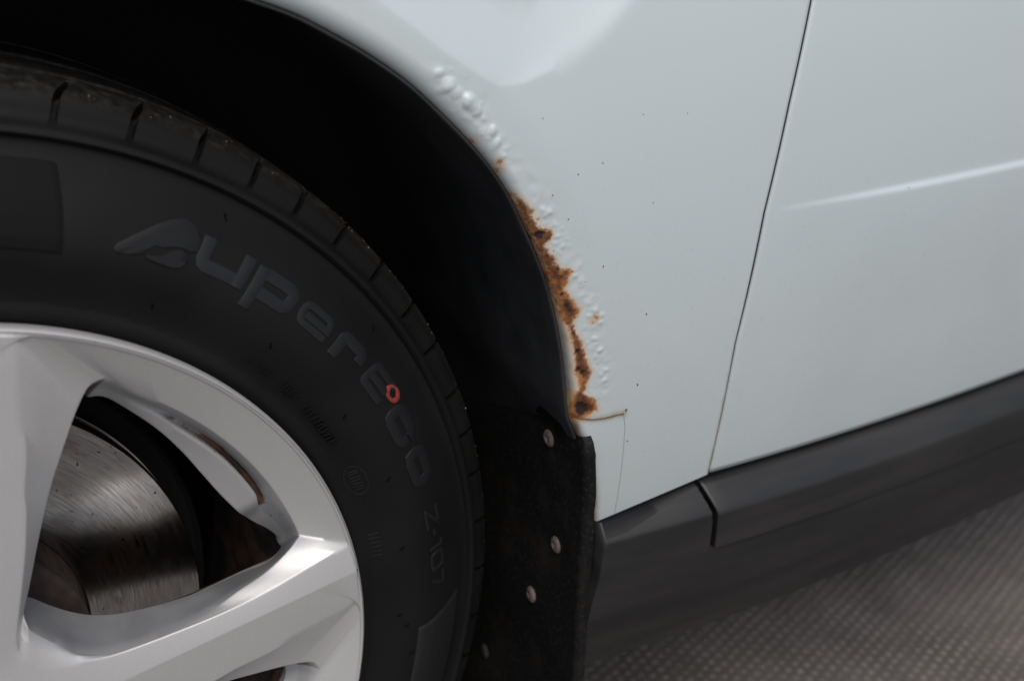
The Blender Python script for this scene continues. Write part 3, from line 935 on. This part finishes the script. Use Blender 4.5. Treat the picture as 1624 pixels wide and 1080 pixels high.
# outer rounded lip, turned
lipprof = [(.2139, -.0002), (.2146, .0003), (.2152, .0014), (.2155, .0032), (.2153, .0075), (.2138, .011), (.2125, .016), (.2120, .022)]
nl = 720
th = np.linspace(0, 2 * math.pi, nl, endpoint=False)
lv = np.stack([np.stack([r * np.cos(th), np.full(nl, y), r * np.sin(th)], -1) for r, y in lipprof], 1)
base_ = 5 * len(Vw)
allv.append(lv.reshape(-1, 3)); allf.append(grid_faces(nl, len(lipprof), wrap=True, base=base_)); alld.append(np.zeros(nl * len(lipprof)))
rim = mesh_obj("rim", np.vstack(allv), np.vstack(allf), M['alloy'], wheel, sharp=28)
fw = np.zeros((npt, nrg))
fw[:, 5:11] = 1.0  # where the window walls carry the painted shade
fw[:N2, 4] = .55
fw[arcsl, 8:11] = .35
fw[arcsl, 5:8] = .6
lf_ = rim.data.attributes.new("wall_shade", 'FLOAT', 'POINT')
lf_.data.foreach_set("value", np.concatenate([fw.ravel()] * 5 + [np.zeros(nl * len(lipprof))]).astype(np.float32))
la = rim.data.attributes.new("dirt", 'FLOAT', 'POINT')
la.data.foreach_set("value", np.concatenate(alld).astype(np.float32))


def turned(name, prof, material, parent, n=360, y0=0, sharp=35):
    th = np.linspace(0, 2 * math.pi, n, endpoint=False)
    v = np.stack([np.stack([r * np.cos(th), np.full(n, y + y0), r * np.sin(th)], -1) for r, y in prof], 1)
    return mesh_obj(name, v.reshape(-1, 3), grid_faces(n, len(prof), wrap=True), material, parent, sharp=sharp)


turned("centre_cap", [(.0005, -.004), (.02, -.0035), (.027, -.002), (.0295, .001), (.030, .006)], M['alloy'], wheel, 96)
turned("barrel", [(.2035, .053), (.196, .058), (.187, .066), (.184, .075), (.184, .150), (.190, .170), (.200, .190), (.203, .200)], M['barrel'], wheel)
disc = turned("brake_disc", [(.0850, .0805), (.0858, .0795), (.087, .0793), (.1475, .0793), (.1483, .0801), (.1483, .088), (.144, .0885), (.144, .096), (.1483, .0965), (.1483, .104), (.085, .104)], M['disc'], wheel, 400, sharp=30)
# the hat, ribbed by its casting
nh = 400
th = np.linspace(0, 2 * math.pi, nh, endpoint=False)
hp = [(.0848, .081, 0), (.0835, .079, 0), (.0825, .074, 1), (.0822, .062, 1), (.082, .052, 0), (.079, .0495, 0), (.03, .0495, 0)]
rib_ = (np.sin(th * 44) > .2) * .0022
hv = np.stack([np.stack([(r - w_ * rib_) * np.cos(th), np.full(nh, y), (r - w_ * rib_) * np.sin(th)], -1) for r, y, w_ in hp], 1)
mesh_obj("disc_hat", hv.reshape(-1, 3), grid_faces(nh, len(hp), wrap=True), M['hat'], wheel, sharp=35)
turned("dust_shield", [(.05, .112), (.158, .112), (.160, .106), (.162, .112), (.162, .125)], M['shell'], wheel, 120)

# --- tyre
tp = [(.2118, .022), (.2128, .016), (.2150, .0125), (.2175, .0098), (.2190, .0090), (.2215, .0088), (.2235, .0096), (.2260, .0096), (.232, .0070), (.240, .0040),
      (.248, .0026), (.256, .0034), (.264, .0060), (.272, .0096), (.280, .0140), (.2870, .0182), (.2922, .0208), (.2940, .0208), (.2950, .0190),
      (.2965, .0180), (.2985, .0186), (.2998, .0204), (.3006, .0240), (.3030, .0262), (.3060, .0270), (.3085, .0277), (.3108, .0288), (.3130, .0310), (.3148, .0350),
      (.3160, .0410), (.3168, .0460), (.3172, .0510), (.3174, .0545), (.3150, .0552), (.3105, .0556), (.3105, .0640), (.3150, .0644), (.3176, .0650), (.3182, .0750), (.3185, .0870),
      (.3160, .0876), (.3110, .0880), (.3110, .0980), (.3160, .0984), (.3186, .0990), (.3188, .1150), (.3186, .1300), (.3110, .1310), (.3110, .1400), (.3184, .1410), (.3176, .165),
      (.3110, .1655), (.3110, .174), (.317, .1745), (.3150, .187), (.309, .197), (.30, .203), (.28, .213), (.255, .219), (.23, .216), (.213, .206)]
tp = np.array(tp)
sm_ = [38.3, 44.1, 49.6, 54.9, 60.6, 66.8, 73.3]
slots = [s for s in sm_]
a = 38.3
while a > -275:
    a -= random.choice((5.4, 5.9, 6.4))
    slots.append(a)
slots = [s for s in slots if s > 73.3 - 360 + 3]
base = np.arange(-280, 80, .6)
hw = .29
ths = list(base)
for s_ in slots:
    ths = [t for t in ths if abs(t - s_) > hw + .12]
    ths += [s_ - hw - .04, s_ - hw, s_ - hw * .4, s_ + hw * .4, s_ + hw, s_ + hw + .04]
ths = np.array(sorted(ths))
insl = np.zeros(len(ths), bool)
for s_ in slots:
    insl |= np.abs(ths - s_) <= hw + .01
R_ = np.repeat(tp[None, :, 0], len(ths), 0)
Yt = np.repeat(tp[None, :, 1], len(ths), 0)
zone = ((tp[:, 1] > .0250) & (tp[:, 1] < .0548) & (tp[:, 0] > .3025))
depth = np.where(zone, .0065 * sstep(.3025, .309, tp[:, 0]) , 0)
R_ = R_ - insl[:, None] * depth[None]
Yt = Yt + insl[:, None] * np.where(zone & (tp[:, 1] < .036), .0025, 0)[None]
shear = -np.interp(tp[:, 1], [.022, .03, .055], [0, .25, 2.6]) * (tp[:, 0] > .3025) * (tp[:, 1] < .2)
TH = np.radians(ths[:, None] + shear[None])
vt = np.stack([R_ * np.cos(TH), Yt, R_ * np.sin(TH)], -1)
tyre = mesh_obj("tyre", vt.reshape(-1, 3), grid_faces(len(ths), len(tp), wrap=True), M['rubber'], wheel, sharp=38)
tw_ = np.repeat((sstep(.3105, .3150, tp[:, 0]))[None], len(ths), 0).ravel()
la = tyre.data.attributes.new("tread", 'FLOAT', 'POINT')
la.data.foreach_set("value", tw_.astype(np.float32))
side_y = lambda r: np.interp(r, tp[3:18, 0], tp[3:18, 1])


def strokes(name, paths, sw, ang0, r0, material, shear_=0.0, lift=.00055, label=None):
    """raised lettering: paths in metres, x clockwise along the tyre, y outwards"""
    vs, fs = [], []
    for pi_, (pts, closed) in enumerate(paths):
        p = np.array(pts, float)
        if closed: p = np.vstack([p, p[:1]])
        # subdivide keeping corners
        q = [p[0]]
        for a_, b_ in zip(p[:-1], p[1:]):
            k = max(1, int(np.linalg.norm(b_ - a_) / .0015))
            q += [a_ + (b_ - a_) * (i + 1) / k for i in range(k)]
        q = np.array(q)
        if closed: q = q[:-1]
        nq = len(q)
        prv = np.roll(q, 1, 0) if closed else np.vstack([q[:1], q[:-1]])
        nxt = np.roll(q, -1, 0) if closed else np.vstack([q[1:], q[-1:]])
        d0 = q - prv; d1 = nxt - q
        l0 = np.linalg.norm(d0, axis=1)[:, None]; l1 = np.linalg.norm(d1, axis=1)[:, None]
        d0 = np.where(l0 > 1e-9, d0 / np.maximum(l0, 1e-9), d1 / np.maximum(l1, 1e-9))
        d1 = np.where(l1 > 1e-9, d1 / np.maximum(l1, 1e-9), d0)
        t_ = d0 + d1; t_ /= np.linalg.norm(t_, axis=1)[:, None]
        n_ = np.stack([-t_[:, 1], t_[:, 0]], -1)
        cosv = np.clip((n_ * np.stack([-d1[:, 1], d1[:, 0]], -1)).sum(1), .5, 1)[:, None]
        hw_ = sw / 2 / cosv
        b = len(vs)
        lf = lift + pi_ * .00006
        for i in range(nq):
            for k_, h_ in ((-1.12, -.0004), (-1, lf * .8), (-.86, lf), (.86, lf), (1, lf * .8), (1.12, -.0004)):
                x_, y_ = q[i] + n_[i] * hw_[i] * k_
                r_ = r0 + y_
                a_ = math.radians(ang0) - (x_ + shear_ * y_) / .266
                vs.append((r_ * math.cos(a_), float(side_y(r_)) - h_, r_ * math.sin(a_)))
        for i in range(nq if closed else nq - 1):
            j = (i + 1) % nq
            for k_ in range(5):
                fs.append((b + i * 6 + k_, b + j * 6 + k_, b + j * 6 + k_ + 1, b + i * 6 + k_ + 1))
        if not closed:
            for i in (0, nq - 1):
                fs.append(tuple(b + i * 6 + k_ for k_ in range(6)))
    o = mesh_obj(name, vs, fs, material, wheel, sharp=40)
    if label: o["label"] = label
    return o


def rrect(x0, y0, x1, y1, c):
    k = c * .3
    return [(x0 + c, y0), (x1 - c, y0), (x1 - k, y0 + k), (x1, y0 + c), (x1, y1 - c), (x1 - k, y1 - k), (x1 - c, y1), (x0 + c, y1), (x0 + k, y1 - k), (x0, y1 - c), (x0, y0 + c), (x0 + k, y0 + k)]


S = .0062
h = S / 2
H = .0158
deg = lambda a0, a1: math.radians(a0 - a1) * .266
LM = M['letter']
# Z, a broad wedge with a lens-shaped foot
def plate(name, poly, material, lift=.0006):
    p = resample(list(poly) + [poly[0]], step=.0008)[:-1]
    c = p.mean(0)
    vs, fs = [], []
    n_ = len(p)
    for k_, h_ in ((1.03, -.0004), (1.0, lift * .8), (.97, lift), (.5, lift)):
        for q in p:
            q = c + (q - c) * k_
            r_ = math.hypot(*q)
            vs.append((q[0], float(side_y(r_)) - h_, q[1]))
    for k_ in range(3):
        for i in range(n_):
            j = (i + 1) % n_
            fs.append((k_ * n_ + i, k_ * n_ + j, (k_ + 1) * n_ + j, (k_ + 1) * n_ + i))
    fs.append(tuple(3 * n_ + i for i in range(n_)))
    return mesh_obj(name, vs, fs, material, wheel, sharp=40)
zt_ = plate("raised_letter", ZP1, M['dimletter'])
zf_ = plate("letter_foot", ZP2, M['dimletter'], .0009)
# u
w_ = deg(58.7, 52.5)
strokes("raised_letter", [([(h, H), (h, h + .003), (h + .001, h + .001), (h + .003, h), (w_ - h, h)], False), ([(w_ - h, H), (w_ - h, 0)], False)], S, 58.5, .2585, LM, .18)
# p
w_ = deg(51.8, 45.9)
strokes("raised_letter", [(rrect(h, h, w_ - h, H - h, .0034), True), ([(h, H - .001), (h, -.0065)], False)], S, 51.7, .2587, LM, .16)
# e
w_ = deg(45.3, 39.9)
strokes("raised_letter", [([(h + .002, H * .47), (w_ - h, H * .47), (w_ - h, H - h - .003), (w_ - h - .001, H - h - .001), (w_ - h - .003, H - h), (h + .003, H - h), (h + .001, H - h - .001), (h, H - h - .003), (h, h + .003), (h + .001, h + .001), (h + .003, h), (w_ - .002, h)], False)], S * .64, 45.3, .2587, LM, .16)
# r
w_ = deg(39.2, 34.4)
strokes("raised_letter", [([(h, 0), (h, H - h - .002), (h + .001, H - h - .0006), (h + .003, H - h), (w_ - h - .003, H - h), (w_ - h - .001, H - h - .001), (w_ - h, H - h - .003), (w_ - h, H * .45)], False)], S, 39.0, .2588, LM, .16)
# E
w_ = deg(33.2, 28.6); He = .0182
strokes("raised_letter", [([(w_, He - h), (h + .0015, He - h), (h, He - h - .0015), (h, h + .0015), (h + .0015, h), (w_, h)], False), ([(h + .001, He / 2), (w_ * .92, He / 2)], False)], S * .72, 33.6, .2595, LM, .30)
# c
w_ = deg(27.1, 21.6)
strokes("raised_letter", [([(w_ - h, H * .30 + h), (w_ - h, h + .003), (w_ - h - .001, h + .001), (w_ - h - .003, h), (h + .003, h), (h + .001, h + .001), (h, h + .003), (h, H - h - .003), (h + .001, H - h - .001), (h + .003, H - h), (w_ - h - .003, H - h), (w_ - h - .001, H - h - .001), (w_ - h, H - h - .003), (w_ - h, H * .72 - h * .6)], False)], S, 26.9, .2588, LM, .16)
# o
w_ = deg(20.7, 15.3)
strokes("raised_letter", [(rrect(h, h, w_ - h, H - h, .0034), True)], S, 20.4, .2590, LM, .16)
# Z-107
S2, H2 = .0024, .0112
g = S2 / 2
NM = M['letter']
w_ = deg(11.5, 8.5)
strokes("raised_letter", [([(0, H2 - g), (w_ - g * 1.3, H2 - g), (g * 1.3, g), (w_, g)], False)], S2, 11.5, .2606, NM, .2)
strokes("raised_hyphen", [([(0, H2 / 2), (deg(8.0, 7.1), H2 / 2)], False)], S2, 8.0, .2606, NM)
strokes("raised_digit", [([(0, H2 - g), (deg(6.3, 5.4), H2 - g), (deg(6.3, 5.4), 0)], False)], S2, 6.3, .2606, NM, .1)
w_ = deg(4.7, 1.9)
strokes("raised_digit", [(rrect(g, g, w_ - g, H2 - g, .002), True)], S2, 4.7, .2606, NM)
w_ = deg(1.5, -.8)
strokes("raised_digit", [([(0, H2 - g), (w_ - g, H2 - g), (w_ * .35, 0)], False)], S2, 1.5, .2606, NM)
# approval mark: small oval outline with faint marks, moulded dashes
RB = M['rubber']
ov = [(.0115 + .0115 * math.cos(t) * (1 if abs(math.cos(t)) < 2 else 1), .0055 * math.sin(t)) for t in np.linspace(0, 2 * math.pi, 36, endpoint=False)]
strokes("moulded_oval", [(ov, True)], .0006, 23.4, .2312, M['letter'], lift=.0003)
mk = []
for k in range(7):
    x_ = .004 + k * .0024
    mk.append(([(x_, -.0025), (x_ + random.uniform(-.0008, .0012), .0026)], False))
strokes("moulded_marks", mk, .0006, 23.4, .2312, M['letter'], lift=.00025)["kind"] = "stuff"
mk = []
x_ = 0
while x_ < .086:
    if not (.022 < x_ < .030 or .046 < x_ < .052):
        mk.append(([(x_, -.0026), (x_ + random.uniform(-.0005, .001), .0026)], False))
        if random.random() < .5: mk.append(([(x_, .0026 * random.choice((-1, 0, 1))), (x_ + .0022, .0026 * random.choice((-1, 0, 1)))], False))
    x_ += random.uniform(.0024, .0040)
strokes("moulded_marks", mk, .0006, 46.8, .2312, M['rubber'], lift=.00020)["kind"] = "stuff"
mk = [([(k * .0034, -.0028), (k * .0034, .0026)], False) for k in range(6)]
strokes("moulded_marks", mk, .0006, 11.4, .2300, M['letter'], lift=.00025)["kind"] = "stuff"
mk = [([(0, 0), (.0016, -.0026)], False)]
for a_, r_ in ((56.5, .2862), (35.2, .2870), (19.2, .2478), (8.0, .2445), (31.0, .2445), (-2.6, .2405), (-4.5, .2455), (60.5, .236), (45.5, .2445), (-9.0, .2500)):
    o = strokes("vent_nib", mk, .0009, a_, r_, M['flatblack'], lift=.0005)
# smooth panels moulded into the sidewall
def panel(name, poly_lo, a_in, a_out, a_end, r0, r1):
    nr_, na_ = 30, 40
    rr_ = np.linspace(r0, r1, nr_)
    vs = []
    for i, r_ in enumerate(rr_):
        f_ = (r_ - r0) / (r1 - r0)
        st_ = a_in + (a_out - a_in) * f_ ** 1.6
        for j in range(na_):
            a_ = math.radians(st_ + (a_end - st_) * j / (na_ - 1))
            e_ = min(1, j / 1.0, (na_ - 1 - j) / 1.0, i / 1.0, (nr_ - 1 - i) / 1.0)
            vs.append((r_ * math.cos(a_), float(side_y(r_)) + (.0004 if e_ <= 0 else -.0006), r_ * math.sin(a_)))
    return mesh_obj(name, vs, grid_faces(nr_, na_), M['patch'], wheel, sharp=50)
panel("smooth_panel", None, -5.3, -3.2, -22, .2515, .2868)
panel("matte_panel", None, 71.4, 72.6, 92, .2490, .2868).data.materials[0] = M['matte']
# red ring chalked over the lettering
vs = []
nn_ = 40
for i in range(nn_):
    t = 2 * math.pi * i / nn_
    for k_ in (.0, .35, .65, 1.0):
        rr_ = .0022 + (.0025 + .0005 * math.sin(t * 2 + 1)) * k_
        x_, y_ = rr_ * math.cos(t) * 1.25, rr_ * math.sin(t) * .98
        r_ = .2722 + y_
        a_ = math.radians(27.95) - x_ / .272
        vs.append((r_ * math.cos(a_), float(side_y(r_)) - .00072 + (0.0004 if k_ in (0, 1) else 0), r_ * math.sin(a_)))
pmk = mesh_obj("paint_mark", vs, grid_faces(nn_, 4, wrap=True), M['red'], wheel)
pmk["label"] = "small red painted ring on the tyre lettering"
# grit on the shoulder
vs, fs = [], []
for i in range(110):
    a_ = random.uniform(-5, 72) if random.random() < .35 else random.uniform(-5, 48)
    t_ = random.random()
    k_ = random.randint(27, 31)
    if any(abs(a_ - s_) < .7 for s_ in slots): continue
    r_, y_ = tp[k_] + (tp[k_ + 1] - tp[k_]) * t_
    s_ = random.uniform(.0002, .0006) * (1.6 if random.random() < .08 else 1)
    c_ = np.array([r_ * math.cos(math.radians(a_)), y_, r_ * math.sin(math.radians(a_))])
    b = len(vs)
    for d_ in ((1, 0, 0), (-1, 0, 0), (0, 1, 0), (0, -1, 0), (0, 0, 1), (0, 0, -1)):
        vs.append(tuple(c_ + np.array(d_) * s_ * random.uniform(.6, 1.2)))
    for f_ in ((0, 2, 4), (2, 1, 4), (1, 3, 4), (3, 0, 4), (2, 0, 5), (1, 2, 5), (3, 1, 5), (0, 3, 5)):
        fs.append(tuple(b + q for q in f_))
M['grit'] = mat("pale_grit", (0.20, 0.175, 0.15), 0.8, var=.4, vscale=300)
gt = mesh_obj("road_grit", vs, fs, M['grit'], wheel, smooth=False)
gt["kind"] = "stuff"

# ------------------------------------------------------------------ ground
GZ = 0.016
ground = mesh_obj("ground", [(-40, -40, GZ), (40, -40, GZ), (40, 40, GZ), (-40, 40, GZ)], [(0, 1, 2, 3)], M['ground'], smooth=False)
ground["kind"] = "structure"
pitch = .0118
ii, jj = np.meshgrid(np.arange(-60, 270), np.arange(-80, 170), indexing='ij')
cx = (ii + .5 * (jj % 2)) * pitch
cy = jj * pitch * .866
ca, sa = math.cos(math.radians(24)), math.sin(math.radians(24))
gx = .35 + cx * ca - cy * sa
gy = -.2 + cx * sa + cy * ca
ok = ((gx > .28) & (gx < 1.9) & (gy > -.25) & (gy < .85)).ravel()
gx, gy = gx.ravel()[ok], gy.ravel()[ok]
gx = gx + rng.normal(0, .0004, len(gx)); gy = gy + rng.normal(0, .0004, len(gy))
hh = .0008 + .0005 * rng.random(len(gx))
oct_ = [(math.cos(t), math.sin(t)) for t in np.arange(6) * math.pi / 3 + .4]
vs = np.zeros((len(gx), 12, 3))
for k, (c_, s_) in enumerate(oct_):
    vs[:, k] = np.stack([gx + c_ * .0044, gy + s_ * .0044, np.full(len(gx), GZ - .0005)], -1)
    vs[:, 6 + k] = np.stack([gx + c_ * .0026, gy + s_ * .0026, GZ + hh], -1)
b = (np.arange(len(gx)) * 12)[:, None]
q = np.concatenate([b + np.array([[k, (k + 1) % 6, 6 + (k + 1) % 6, 6 + k]]) for k in range(6)], 0)
fs = q.tolist() + (b + np.arange(6, 12)[None]).tolist()
st = mesh_obj("ground_studs", vs.reshape(-1, 3), fs, M['stud'], ground, smooth=False)
st["kind"] = "stuff"
